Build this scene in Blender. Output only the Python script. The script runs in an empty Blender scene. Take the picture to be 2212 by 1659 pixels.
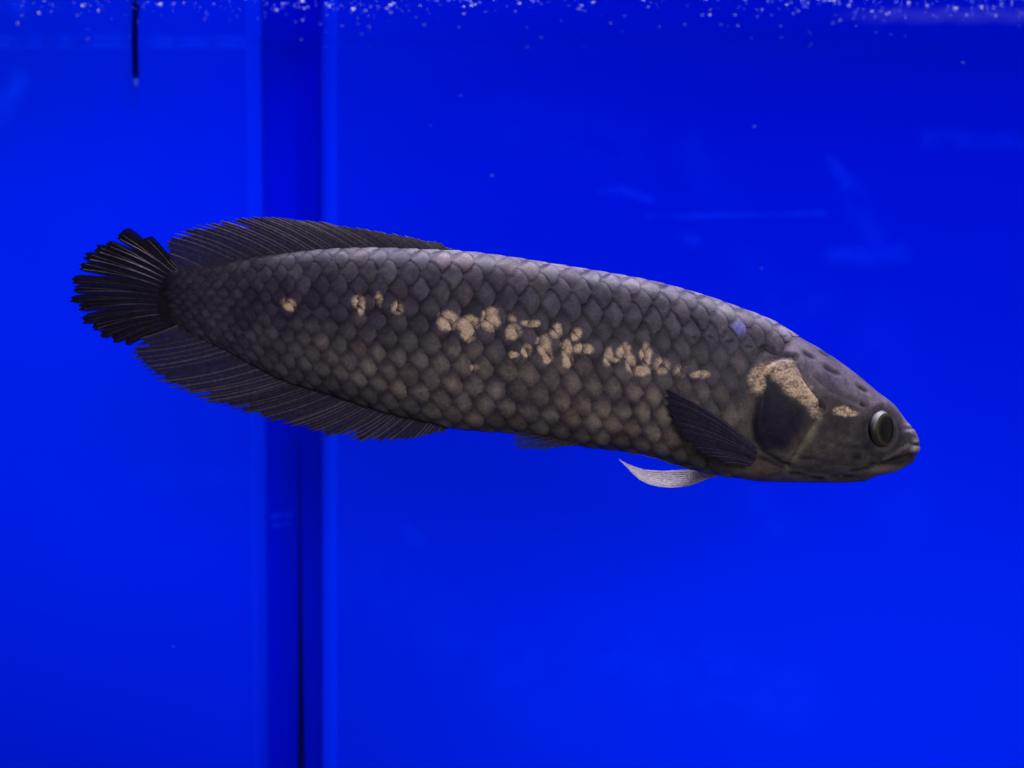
import bpy, math, random
import numpy as np
from mathutils import Vector

random.seed(7); rng = np.random.default_rng(7)
scene = bpy.context.scene
col = scene.collection

# ------------------------------------------------------------------ camera, world, lamps, exposure
K = 0.00025                      # metres per unit of the fish's side plan
LENS = 50.0
DIST = 2212 * K * LENS / 36.0    # camera to the fish's middle plane
D = DIST / K
YW = 0.35                        # front of the tank's back panels
KW = K * (DIST + YW) / DIST

cam_d = bpy.data.cameras.new('camera'); cam = bpy.data.objects.new('camera', cam_d); col.objects.link(cam)
cam.location = (0, -DIST, 0); cam.rotation_euler = (math.radians(90), 0, 0)
cam_d.lens = LENS; cam_d.sensor_width = 36; cam_d.clip_start = 0.01; cam_d.clip_end = 50
cam_d.dof.use_dof = True; cam_d.dof.focus_distance = DIST - 0.018; cam_d.dof.aperture_fstop = 7.0
scene.camera = cam

world = bpy.data.worlds.new('World'); scene.world = world; world.use_nodes = True
bg = world.node_tree.nodes['Background']; bg.inputs[0].default_value = (1.0, 0.93, 0.86, 1); bg.inputs[1].default_value = 0.22

def area_lamp(name, loc, target, sx, sy, watts, colour, spread=180):
    l = bpy.data.lights.new(name, 'AREA'); l.shape = 'RECTANGLE'; l.size = sx; l.size_y = sy
    l.energy = watts; l.color = colour; l.spread = math.radians(spread)
    o = bpy.data.objects.new(name, l); col.objects.link(o); o.location = loc
    o.rotation_euler = (Vector(target) - Vector(loc)).to_track_quat('-Z', 'Y').to_euler()
    return o
area_lamp('tank_lamp', (0.30, 0.075, 0.56), (0.30, 0.06, 0.0), 1.2, 0.10, 14.0, (0.93, 0.91, 1.0))
area_lamp('room_lamp', (0.40, -1.65, 0.36), (0.10, 0, 0.0), 0.9, 0.4, 25.0, (1.0, 0.955, 0.94))
area_lamp('added_backlight_left', (-0.40, 0.80, 0.04), (-0.40, 0.35, 0.04), 0.40, 0.6, 1.9, (1, 1, 1), 110)  # unseen lamp added behind the left panel to shape its gradient
area_lamp('added_backlight_right', (0.30, 0.78, -0.30), (0.30, 0.35, -0.26), 0.7, 0.25, 3.0, (1, 1, 1), 130)  # unseen lamp added to brighten the back panel at lower right

vs = scene.view_settings
vs.view_transform = 'Standard'; vs.look = 'None'; vs.exposure = 0; vs.gamma = 1; vs.use_curve_mapping = False

# ------------------------------------------------------------------ helpers
def lin(c):
    c = np.asarray(c, float) / 255.0
    return np.where(c <= 0.04045, c / 12.92, ((c + 0.055) / 1.055) ** 2.4)
def L4(*c): return tuple(lin(c)) + (1.0,)
def sstep(a, b, x):
    t = np.clip((np.asarray(x, float) - a) / (b - a), 0, 1); return t * t * (3 - 2 * t)
def pchip(xs, ys):
    xs = np.asarray(xs, float); ys = np.asarray(ys, float)
    h = np.diff(xs); d = np.diff(ys) / h
    m = np.zeros_like(ys); m[0] = d[0]; m[-1] = d[-1]
    for i in range(1, len(xs) - 1):
        if d[i - 1] * d[i] > 0:
            w1 = 2 * h[i] + h[i - 1]; w2 = h[i] + 2 * h[i - 1]
            m[i] = (w1 + w2) / (w1 / d[i - 1] + w2 / d[i])
    def f(x):
        x = np.clip(np.asarray(x, float), xs[0], xs[-1])
        i = np.clip(np.searchsorted(xs, x, side='right') - 1, 0, len(xs) - 2)
        t = (x - xs[i]) / h[i]
        return ((1 + 2 * t) * (1 - t) ** 2 * ys[i] + t * (1 - t) ** 2 * h[i] * m[i]
                + t * t * (3 - 2 * t) * ys[i + 1] + t * t * (t - 1) * h[i] * m[i + 1])
    return f
def poly_dist(px, py, pts):
    best = np.full(np.shape(px), 1e9)
    for (x0, y0), (x1, y1) in zip(pts[:-1], pts[1:]):
        dx, dy = x1 - x0, y1 - y0
        t = np.clip(((px - x0) * dx + (py - y0) * dy) / (dx * dx + dy * dy + 1e-9), 0, 1)
        best = np.minimum(best, np.hypot(px - x0 - t * dx, py - y0 - t * dy))
    return best
def in_poly(px, py, pts):
    r = np.zeros(np.shape(px), bool); n = len(pts)
    for i in range(n):
        x0, y0 = pts[i]; x1, y1 = pts[(i + 1) % n]
        c = (y0 > py) != (y1 > py)
        r ^= c & (px < (x1 - x0) * (py - y0) / (y1 - y0 + 1e-12) + x0)
    return r
def soft_poly(px, py, pts, soft):
    d = poly_dist(px, py, pts + [pts[0]]); d = np.where(in_poly(px, py, pts), d, -d)
    return sstep(-soft, soft, d)
def resample(pts, n):
    p = np.asarray(pts, float); s = np.r_[0, np.cumsum(np.hypot(*np.diff(p, axis=0).T))]
    t = np.linspace(0, s[-1], n); return np.c_[np.interp(t, s, p[:, 0]), np.interp(t, s, p[:, 1])]
def along(pts, t):
    p = np.asarray(pts, float); s = np.r_[0, np.cumsum(np.hypot(*np.diff(p, axis=0).T))]
    t = np.asarray(t) * s[-1]; return np.c_[np.interp(t, s, p[:, 0]), np.interp(t, s, p[:, 1])]
def mesh_obj(name, verts, faces, mat=None, parent=None, colors=None, uv=None, smooth=True, uv2=None, rim=None):
    me = bpy.data.meshes.new(name); me.from_pydata([tuple(map(float, v)) for v in verts], [], [tuple(map(int, f)) for f in faces])
    if smooth: me.polygons.foreach_set('use_smooth', [True] * len(me.polygons))
    if colors is not None:
        a = me.color_attributes.new('tint', 'FLOAT_COLOR', 'POINT')
        c = np.ones((len(verts), 4)); c[:, :3] = np.asarray(colors)[:, :3]
        if np.asarray(colors).shape[1] == 4: c[:, 3] = np.asarray(colors)[:, 3]
        a.data.foreach_set('color', c.ravel())
    if uv is not None:
        l = me.uv_layers.new(name='side'); idx = np.empty(len(me.loops), int); me.loops.foreach_get('vertex_index', idx)
        l.data.foreach_set('uv', np.asarray(uv, float)[idx].ravel())
        if uv2 is not None:
            ra = me.attributes.new('rim', 'FLOAT', 'POINT'); ra.data.foreach_set('value', np.asarray(rim, float))
            l = me.uv_layers.new(name='plate'); l.data.foreach_set('uv', np.asarray(uv2, float)[idx].ravel())
    me.update()
    if mat: me.materials.append(mat)
    o = bpy.data.objects.new(name, me); col.objects.link(o)
    if parent: o.parent = parent
    return o
def empty(name, loc=(0, 0, 0)):
    o = bpy.data.objects.new(name, None); o.empty_display_size = 0.02; o.location = loc; col.objects.link(o); return o
def tag(o, label=None, cat=None, group=None, kind=None):
    for k, v in (('label', label), ('category', cat), ('group', group), ('kind', kind)):
        if v: o[k] = v
    return o
class NT:
    def __init__(self, name):
        self.m = bpy.data.materials.new(name); self.m.use_nodes = True; self.t = self.m.node_tree
        self.t.nodes.clear(); self.out = self.t.nodes.new('ShaderNodeOutputMaterial')
    def n(self, typ, **kw):
        nd = self.t.nodes.new(typ)
        for k, v in kw.items(): setattr(nd, k, v)
        return nd
    def put(self, sock, v):
        if isinstance(v, bpy.types.NodeSocket): self.t.links.new(v, sock)
        else: sock.default_value = v
    def math(self, op, a, b=0.0, c=0.0):
        nd = self.n('ShaderNodeMath', operation=op)
        self.put(nd.inputs[0], a); self.put(nd.inputs[1], b); self.put(nd.inputs[2], c); return nd.outputs[0]
    def vec(self, op, a, b=(0, 0, 0)):
        nd = self.n('ShaderNodeVectorMath', operation=op); self.put(nd.inputs[0], a); self.put(nd.inputs[1], b)
        return nd.outputs['Value'] if op in ('LENGTH', 'DISTANCE', 'DOT_PRODUCT') else nd.outputs[0]
    def step(self, v, lo, hi, a=0.0, b=1.0):
        nd = self.n('ShaderNodeMapRange', interpolation_type='SMOOTHSTEP')
        self.put(nd.inputs[0], v)
        for i, q in enumerate((lo, hi, a, b)): self.put(nd.inputs[1 + i], q)
        return nd.outputs[0]
    def mixc(self, f, a, b, mode='MIX'):
        nd = self.n('ShaderNodeMix', data_type='RGBA', blend_type=mode)
        self.put(nd.inputs[0], f); self.put(nd.inputs[6], a); self.put(nd.inputs[7], b); return nd.outputs[2]
    def noise(self, v, scale, detail=3.0, rough=0.6):
        nd = self.n('ShaderNodeTexNoise'); self.put(nd.inputs['Vector'], v)
        nd.inputs['Scale'].default_value = scale; nd.inputs['Detail'].default_value = detail; nd.inputs['Roughness'].default_value = rough
        return nd.outputs[0]
    def done(self, sh): self.t.links.new(sh, self.out.inputs[0]); return self.m
def principled(t, colour, rough=0.5, spec=0.3, bump=None):
    p = t.n('ShaderNodeBsdfPrincipled'); t.put(p.inputs['Base Color'], colour); t.put(p.inputs['Roughness'], rough)
    t.put(p.inputs['Specular IOR Level'], spec)
    if bump: t.put(p.inputs['Normal'], bump)
    return p.outputs[0]

# ------------------------------------------------------------------ materials of the setting
def wall_material(name, colour, reflections_and_marks=(), translucency=0.5):
    t = NT(name); pos = t.n('ShaderNodeNewGeometry').outputs['Position']
    n1 = t.noise(pos, 5.0, 2.0); n2 = t.noise(pos, 60.0, 4.0)
    c = t.mixc(t.math('MULTIPLY', n1, 0.35), colour, (colour[0], colour[1] * 0.3, colour[2] * 0.86, 1))
    c = t.mixc(t.math('MULTIPLY', n2, 0.08), c, (0.0, 0.004, colour[2], 1))
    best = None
    for (a, b, r, w) in reflections_and_marks:                     # painted reflections and other pale marks: soft capsules a-b of radius r
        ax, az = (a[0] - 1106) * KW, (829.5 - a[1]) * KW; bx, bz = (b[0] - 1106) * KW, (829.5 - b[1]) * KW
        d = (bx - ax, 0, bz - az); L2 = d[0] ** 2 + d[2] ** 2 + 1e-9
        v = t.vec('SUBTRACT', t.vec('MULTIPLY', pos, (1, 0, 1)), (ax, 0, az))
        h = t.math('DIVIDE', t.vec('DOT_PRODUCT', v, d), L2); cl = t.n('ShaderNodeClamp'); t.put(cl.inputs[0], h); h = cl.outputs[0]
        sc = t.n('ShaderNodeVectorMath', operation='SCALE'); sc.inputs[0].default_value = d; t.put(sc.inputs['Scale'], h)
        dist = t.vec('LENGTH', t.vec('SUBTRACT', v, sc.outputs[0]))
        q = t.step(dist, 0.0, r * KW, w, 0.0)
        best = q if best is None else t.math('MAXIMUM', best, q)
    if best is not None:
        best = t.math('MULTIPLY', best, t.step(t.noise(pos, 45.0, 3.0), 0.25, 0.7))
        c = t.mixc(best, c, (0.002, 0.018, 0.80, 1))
    df = t.n('ShaderNodeBsdfDiffuse'); t.put(df.inputs[0], c)
    tr = t.n('ShaderNodeBsdfTranslucent'); t.put(tr.inputs[0], t.mixc(1.0, c, (0, 0.014, 0, 1), 'ADD'))
    mx = t.n('ShaderNodeMixShader'); mx.inputs[0].default_value = translucency
    t.t.links.new(df.outputs[0], mx.inputs[1]); t.t.links.new(tr.outputs[0], mx.inputs[2])
    return t.done(mx.outputs[0])
BLUE = (0.0, 0.0008, 0.62, 1)
M_left = wall_material('blue_panel_left', BLUE, [((0, 250), (40, 170), 40, 0.5), ((300, 1040), (560, 1020), 45, 0.10), ((-400, 96), (560, 96), 14, 0.6)])
M_back = wall_material('blue_panel_back', (0.0, 0.0006, 0.56, 1), [  # faint reflections painted into the panel's blue
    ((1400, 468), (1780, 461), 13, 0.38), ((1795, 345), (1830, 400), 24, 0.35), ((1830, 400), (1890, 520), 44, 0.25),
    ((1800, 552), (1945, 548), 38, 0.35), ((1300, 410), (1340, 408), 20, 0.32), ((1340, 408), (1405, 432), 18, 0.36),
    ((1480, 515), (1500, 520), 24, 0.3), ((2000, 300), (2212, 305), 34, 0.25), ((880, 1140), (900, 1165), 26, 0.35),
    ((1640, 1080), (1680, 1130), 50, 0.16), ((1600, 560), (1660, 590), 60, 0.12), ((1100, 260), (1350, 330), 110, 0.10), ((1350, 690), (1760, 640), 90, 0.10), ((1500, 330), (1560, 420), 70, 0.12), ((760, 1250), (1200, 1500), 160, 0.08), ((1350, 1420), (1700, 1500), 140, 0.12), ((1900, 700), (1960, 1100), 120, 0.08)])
M_lit_edge = wall_material('lit_edge_blue', (0.0, 0.006, 0.68, 1))  # paler blue paints the light caught along the panels' edges
M_groove_l = wall_material('blue_corner', (0.0, 0.0002, 0.47, 1), [((584, 1120), (615, 1118), 13, 0.5), ((586, 1140), (612, 1137), 10, 0.5)], 0.15)
M_groove_r = wall_material('deep_blue_corner', (0.0, 0.0001, 0.54, 1), (), 0.15)
def simple(name, colour, rough=0.5, spec=0.3):
    t = NT(name); pos = t.n('ShaderNodeNewGeometry').outputs['Position']
    c = t.mixc(t.math('MULTIPLY', t.noise(pos, 300.0), 0.5), colour, tuple(q * 0.6 for q in colour[:3]) + (1,))
    return t.done(principled(t, c, rough, spec))
M_seal = simple('black_silicone', (0.002, 0.002, 0.06, 1), 0.7, 0.0)
M_rod = simple('dark_rod', (0.001, 0.001, 0.10, 1), 0.7, 0.0)
M_tip = simple('pale_tip', (0.02, 0.07, 0.8, 1), 0.4, 0.2)

t = NT('water_surface'); geo = t.n('ShaderNodeNewGeometry')
bmp = t.n('ShaderNodeBump'); bmp.inputs['Strength'].default_value = 0.12; bmp.inputs['Distance'].default_value = 0.01
mp = t.vec('MULTIPLY', geo.outputs['Position'], (14, 40, 1)); t.put(bmp.inputs['Height'], t.noise(mp, 1.0, 3.0))
gl = t.n('ShaderNodeBsdfGlossy'); gl.inputs['Roughness'].default_value = 0.05; gl.inputs['Color'].default_value = (0.93, 0.95, 1, 1)
t.put(gl.inputs['Normal'], bmp.outputs[0])
tp = t.n('ShaderNodeBsdfTransparent'); fr = t.n('ShaderNodeFresnel'); fr.inputs[0].default_value = 1.33
mx = t.n('ShaderNodeMixShader'); t.put(mx.inputs[0], fr.outputs[0])
t.t.links.new(tp.outputs[0], mx.inputs[1]); t.t.links.new(gl.outputs[0], mx.inputs[2])
M_water = t.done(mx.outputs[0])

# ------------------------------------------------------------------ the tank: back panels, corner groove, water surface
def wpt(px, py, dy=0.0):          # a point on the plane of the back panels (dy metres in front of it is negative)
    return np.array([(px - 1106) * KW, YW + dy, (829.5 - py) * KW])
TOP, BOT = -700, 2600             # panels run past the frame, up out of the water and down to the tank's floor
def lean(px_top, px_bot, py): return px_top + (px_bot - px_top) * py / 1659.0
def panel(name, prof, mat, parent=None, kind=None):
    """a vertical extrusion: prof lists (px at the top of the photo, px at its bottom, depth)"""
    v, f = [], []
    ys = np.linspace(TOP, BOT, 34)
    for py in ys:
        for (a, b, dy) in prof: v.append(wpt(lean(a, b, py), py, dy))
    n = len(prof)
    for i in range(len(ys) - 1):
        for j in range(n - 1): f.append((i * n + j, i * n + j + 1, (i + 1) * n + j + 1, (i + 1) * n + j))
    o = mesh_obj(name, v, f, mat, parent)
    if kind: o['kind'] = kind
    o.data.polygons.foreach_set('use_smooth', [False] * len(f))
    return o
wall_left = panel('wall_left', [(-2200, -2200, 0), (530, 548, 0.0)], M_left, None, 'structure')
panel('lit_edge', [(530, 548, 0), (561, 578, -0.0006), (562, 579, 0.0004), (562, 579, 0.014)], M_lit_edge, wall_left)
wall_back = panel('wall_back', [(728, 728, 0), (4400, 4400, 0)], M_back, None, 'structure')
panel('lit_edge', [(693, 697, 0.010), (693, 697, 0.0004), (694, 698, -0.0006), (728, 728, 0)], M_lit_edge, wall_back)
panel('corner_facet', [(562, 579, 0.014), (625, 637, 0.030)], M_groove_l, wall_left)
panel('corner_facet', [(625, 637, 0.030), (693, 697, 0.010)], M_groove_r, wall_back)
v, f = [], []                     # the bead of black sealant in the corner, fat at the bottom and thinning upwards
ys = np.linspace(BOT, 950, 40)
for i, py in enumerate(ys):
    q = np.clip((py - 950) / 750.0, 0, 1.2); r = 0.0002 + 0.0025 * q ** 1.4
    cx = lean(628, 640, py)
    for j in range(9):
        a = math.pi * j / 8; p = wpt(cx, py, 0.027); v.append((p[0] + math.cos(a) * r, p[1] - math.sin(a) * r, p[2]))
for i in range(len(ys) - 1):
    for j in range(8): f.append((i * 9 + j, i * 9 + j + 1, (i + 1) * 9 + j + 1, (i + 1) * 9 + j))
mesh_obj('sealant_bead', v, f, M_seal, wall_back)

ZS = (829.5 - 92) * KW            # height of the water surface
nx, ny = 60, 40
xs_ = np.linspace(-1.0, 1.1, nx); ys_ = np.linspace(-0.22, YW + 0.03, ny)
v = [(x, y, ZS + 0.0006 * math.sin(9 * x + 4 * y) * math.sin(17 * y + 3 * x)) for y in ys_ for x in xs_]
f = [(j * nx + i, j * nx + i + 1, (j + 1) * nx + i + 1, (j + 1) * nx + i) for j in range(ny - 1) for i in range(nx - 1)]
water = mesh_obj('water', v, f, M_water); water['kind'] = 'structure'

# ------------------------------------------------------------------ the fish: outline and surface
TOPP = pchip([341, 344, 350, 362, 384, 430, 520, 620, 700, 800, 900, 1000, 1100, 1200, 1300, 1400, 1500, 1602, 1668, 1721, 1774, 1814, 1854, 1893, 1920, 1946, 1960, 1973, 1981, 1985],
             [642, 622, 608, 595, 583, 577, 560, 548, 541, 537, 540, 545, 557, 573, 589, 607, 633, 668, 694, 726, 755, 782, 812, 845, 866, 895, 913, 927, 942, 966])
BOTP = pchip([341, 344, 354, 391, 440, 490, 556, 606, 670, 736, 802, 868, 934, 984, 1033, 1093, 1160, 1223, 1279, 1329, 1378, 1428, 1487, 1553, 1589, 1642, 1721, 1801, 1864, 1893, 1933, 1960, 1978, 1985],
             [646, 672, 692, 712, 735, 757, 793, 818, 838, 857, 879, 897, 911, 924, 929, 933, 945, 957, 966, 971, 979, 992, 1011, 1025, 1032, 1040, 1042, 1042, 1039, 1028, 1016, 1004, 988, 969])
WID = pchip([341, 350, 400, 500, 700, 900, 1100, 1300, 1500, 1650, 1750, 1850, 1920, 1960, 1980, 1985], [3, 5, 14, 34, 64, 86, 100, 108, 111, 106, 96, 74, 52, 34, 17, 5])
def yc(x):                        # the spine bends a little: snout and tail swing away
    x = np.asarray(x, float)
    return 42 * np.clip((x - 1480) / 505, 0, 1) ** 2 + 26 * np.clip((760 - x) / 600, 0, 1) ** 2
def section(x, phi):              # angle 0 = back ridge, pi/2 = near flank, pi = belly
    t, b, w = TOPP(x), BOTP(x), WID(x)
    c, h = (t + b) / 2, (b - t) / 2
    s = np.sin(phi)
    zz = c - h * np.cos(phi)
    yo = -w * np.sign(s) * np.abs(s) ** 0.92
    return zz, yo
def to_world(px, yo, pz, base=None):
    b = yc(px) if base is None else base
    g = (D + b) / D
    return np.stack([(px - 1106) * K * g, (b + yo) * K, (829.5 - pz) * K * g], -1)
def seen(px, yo, pz):             # where that point of the near flank lands on the side plan
    b = yc(px); g = (D + b) / (D + b - np.abs(yo)); return 1106 + (px - 1106) * g, 829.5 + (pz - 829.5) * g
def unseen(qx, qz, yabs):         # plan position for a point at lateral depth yabs (negative = near)
    g = (D + yabs) / D
    return 1106 + (qx - 1106) * g, 829.5 + (qz - 829.5) * g

# ------------------------------------------------------------------ skin material: pigment and painted light per vertex + gold flecks and dark pores
GOLD = [(965, 692, 21, 18, 1), (1012, 697, 21, 17, 1), (1012, 720, 13, 17, 1), (1060, 690, 19, 22, 1), (1109, 719, 17, 15, 1), (1146, 699, 17, 8, .8),
        (1201, 715, 12, 14, .85), (1175, 746, 16, 22, 1), (1182, 772, 11, 13, 1), (1137, 758, 10, 14, .9), (1110, 765, 12, 7, .9), (1224, 753, 12, 21, 1), (1225, 779, 11, 13, 1),
        (1247, 723, 10, 14, .9), (1262, 755, 20, 10, 1), (1314, 768, 12, 18, .95), (1349, 760, 14, 17, 1), (1361, 781, 10, 17, 1), (1330, 777, 12, 6, .7),
        (1396, 770, 12, 22, 1), (1386, 802, 20, 10, 1), (1512, 809, 18, 8, .85), (1429, 793, 16, 15, .55), (625, 658, 15, 13, .8), (774, 655, 14, 13, .8), (780, 669, 8, 10, .8),
        (818, 648, 9, 15, .6), (860, 665, 12, 13, .65), (1023, 792, 9, 9, .6), (1470, 800, 14, 12, .4), (1107, 690, 9, 8, .4),
        (1634, 822, 18, 24, .9), (1652, 798, 12, 13, .8), (1674, 789, 24, 13, .55), (1692, 806, 27, 22, .8), (1716, 830, 25, 24, .85), (1739, 852, 19, 20, .8), (1753, 868, 13, 17, .7), (1762, 890, 16, 14, .5), (1827, 890, 23, 10, .95)]
PORE = [(1366, 721, 8, 4), (1408, 722, 8, 4), (1455, 728, 6, 3), (1497, 730, 8, 4), (1537, 731, 10, 4), (1576, 737, 10, 5), (1619, 745, 12, 5), (1655, 747, 9, 4), (1690, 729, 12, 4)]
def skin_material():
    t = NT('fish_skin'); uvn = t.n('ShaderNodeUVMap'); uvn.uv_map = 'side'; uv = uvn.outputs[0]
    pos = t.n('ShaderNodeNewGeometry').outputs['Position']
    at = t.n('ShaderNodeVertexColor'); at.layer_name = 'tint'
    fine = t.noise(pos, 900.0, 4.0, 0.7); mid = t.noise(pos, 160.0, 4.0, 0.65); big = t.noise(pos, 55.0, 4.0)
    nz = t.n('ShaderNodeTexNoise'); t.put(nz.inputs['Vector'], pos); nz.inputs['Scale'].default_value = 110.0; nz.inputs['Detail'].default_value = 4
    off = t.vec('MULTIPLY', t.vec('SUBTRACT', nz.outputs['Color'], (0.5, 0.5, 0.5)), (0.022, 0.022, 0))
    q = t.vec('ADD', uv, off)
    gold = None
    for (cx, cy, rx, ry, w) in GOLD:
        l = t.vec('LENGTH', t.vec('MULTIPLY', t.vec('SUBTRACT', q, (cx / 1000, cy / 1000, 0)), (1000 / rx, 1000 / ry, 0)))
        e = t.math('MULTIPLY_ADD', l, -w, w * 1.38)
        gold = e if gold is None else t.math('MAXIMUM', gold, e)
    gold = t.math('ADD', gold, t.math('MULTIPLY', t.math('SUBTRACT', mid, 0.52), 0.5))
    gold = t.math('ADD', gold, t.math('MULTIPLY', t.math('SUBTRACT', fine, 0.5), 0.2))
    gold = t.step(gold, -0.02, 0.62)
    gold = t.math('MULTIPLY', gold, at.outputs['Alpha'])
    pore = None
    for (cx, cy, rx, ry) in PORE:
        l = t.vec('LENGTH', t.vec('MULTIPLY', t.vec('SUBTRACT', q, (cx / 1000, cy / 1000, 0)), (1000 / rx, 1000 / ry, 0)))
        pore = l if pore is None else t.math('MINIMUM', pore, l)
    c = at.outputs['Color']
    c = t.mixc(1.0, c, t.mixc(t.step(fine, 0.3, 0.75), (0.76, 0.76, 0.78, 1), (1.2, 1.18, 1.16, 1)), 'MULTIPLY')
    c = t.mixc(1.0, c, t.mixc(t.step(mid, 0.3, 0.7), (0.70, 0.70, 0.75, 1), (1.26, 1.23, 1.18, 1)), 'MULTIPLY')
    c = t.mixc(1.0, c, t.mixc(t.step(big, 0.3, 0.7), (0.70, 0.70, 0.80, 1), (1.2, 1.18, 1.1, 1)), 'MULTIPLY')
    u2 = t.n('ShaderNodeUVMap'); u2.uv_map = 'plate'; w2 = t.vec('ADD', u2.outputs[0], t.vec('MULTIPLY', off, (2.5, 2.5, 0)))
    r1 = t.vec('LENGTH', t.vec('MULTIPLY', t.vec('ADD', w2, (1, 0, 0)), (1 / 0.66, 1 / 0.93, 0)))
    sx = t.n('ShaderNodeSeparateXYZ'); t.put(sx.inputs[0], w2)
    r2 = t.math('SQRT', t.math('ADD', t.math('POWER', t.math('DIVIDE', t.math('ADD', sx.outputs[0], 0.5), 0.66), 2.0), t.math('POWER', t.math('DIVIDE', t.math('SUBTRACT', t.math('ABSOLUTE', sx.outputs[1]), 1.0), 0.93), 2.0)))
    rim = t.step(t.math('MINIMUM', r1, r2), 0.97, 1.19, 1.0, 0.0)
    ran = t.n('ShaderNodeAttribute'); ran.attribute_name = 'rim'
    rim = t.math('SUBTRACT', 1.0, t.math('MULTIPLY', rim, ran.outputs['Fac']))
    rm = t.n('ShaderNodeCombineXYZ'); t.put(rm.inputs[0], rim); t.put(rm.inputs[1], rim); t.put(rm.inputs[2], t.math('MULTIPLY_ADD', rim, 0.85, 0.15))
    c = t.mixc(1.0, c, rm.outputs[0], 'MULTIPLY')
    vo = t.n('ShaderNodeTexVoronoi'); vo.feature = 'DISTANCE_TO_EDGE'; vo.inputs['Scale'].default_value = 520.0; t.put(vo.inputs['Vector'], t.vec('ADD', pos, t.vec('MULTIPLY', off, (0.06, 0.06, 0.06))))
    gold = t.math('MULTIPLY', gold, t.step(vo.outputs['Distance'], 0.0, 0.12, 0.70, 1.0))
    uvx = t.n('ShaderNodeSeparateXYZ'); t.put(uvx.inputs[0], uv)
    brk = t.n('ShaderNodeTexNoise'); t.put(brk.inputs['Vector'], t.vec('MULTIPLY', pos, (1.0, 1.0, 1.7))); brk.inputs['Scale'].default_value = 300.0; brk.inputs['Detail'].default_value = 3.0; brk.inputs['Distortion'].default_value = 0.8
    gold = t.math('MULTIPLY', gold, t.step(brk.outputs[0], 0.36, 0.54, t.step(uvx.outputs[0], 1.58, 1.62, 0.72, 0.28), 1.0))
    gc = t.mixc(t.step(fine, 0.3, 0.7), L4(148, 128, 112), L4(186, 162, 142))
    c = t.mixc(t.math('MULTIPLY', gold, 0.88), c, gc)
    c = t.mixc(t.math('MULTIPLY', t.step(pore, 0.5, 1.1, 1.0, 0.0), 0.7), c, (0.008, 0.007, 0.012, 1))
    b = t.n('ShaderNodeBump'); b.inputs['Strength'].default_value = 0.4; b.inputs['Distance'].default_value = 0.0006; t.put(b.inputs['Height'], mid)
    c = t.mixc(1.0, c, (1.0, 0.99, 1.0, 1), 'MULTIPLY')
    return t.done(principled(t, c, 0.45, 0.07, b.outputs[0]))
M_skin = skin_material()

def base_tint(qx, qz, u):
    """pigment of the skin, with lit back and shaded belly painted in; u = -1 back ridge .. 1 belly"""
    S = np.shape(qx) + (3,)
    def mix(c, b, f): return c + (lin(b) - c) * np.asarray(f)[..., None]
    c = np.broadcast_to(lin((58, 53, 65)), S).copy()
    c = mix(c, (112, 106, 124), sstep(-0.74, -0.98, u))  # back ridge lightened: light from above painted into the tint
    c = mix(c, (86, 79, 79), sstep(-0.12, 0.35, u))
    c = mix(c, (60, 57, 60), sstep(0.6, 1.0, u))  # belly shade painted in as a darker tone
    c = mix(c, (50, 46, 62), sstep(1000, 480, qx) * 0.95)
    c = mix(c, (30, 27, 42), sstep(430, 350, qx))
    c = mix(c, (112, 112, 190), 0.5 * np.exp(-((qx - 1597) / 12) ** 4 - ((qz - 708) / 15) ** 4))  # bluish spot of light painted onto the back
    return c
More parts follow.
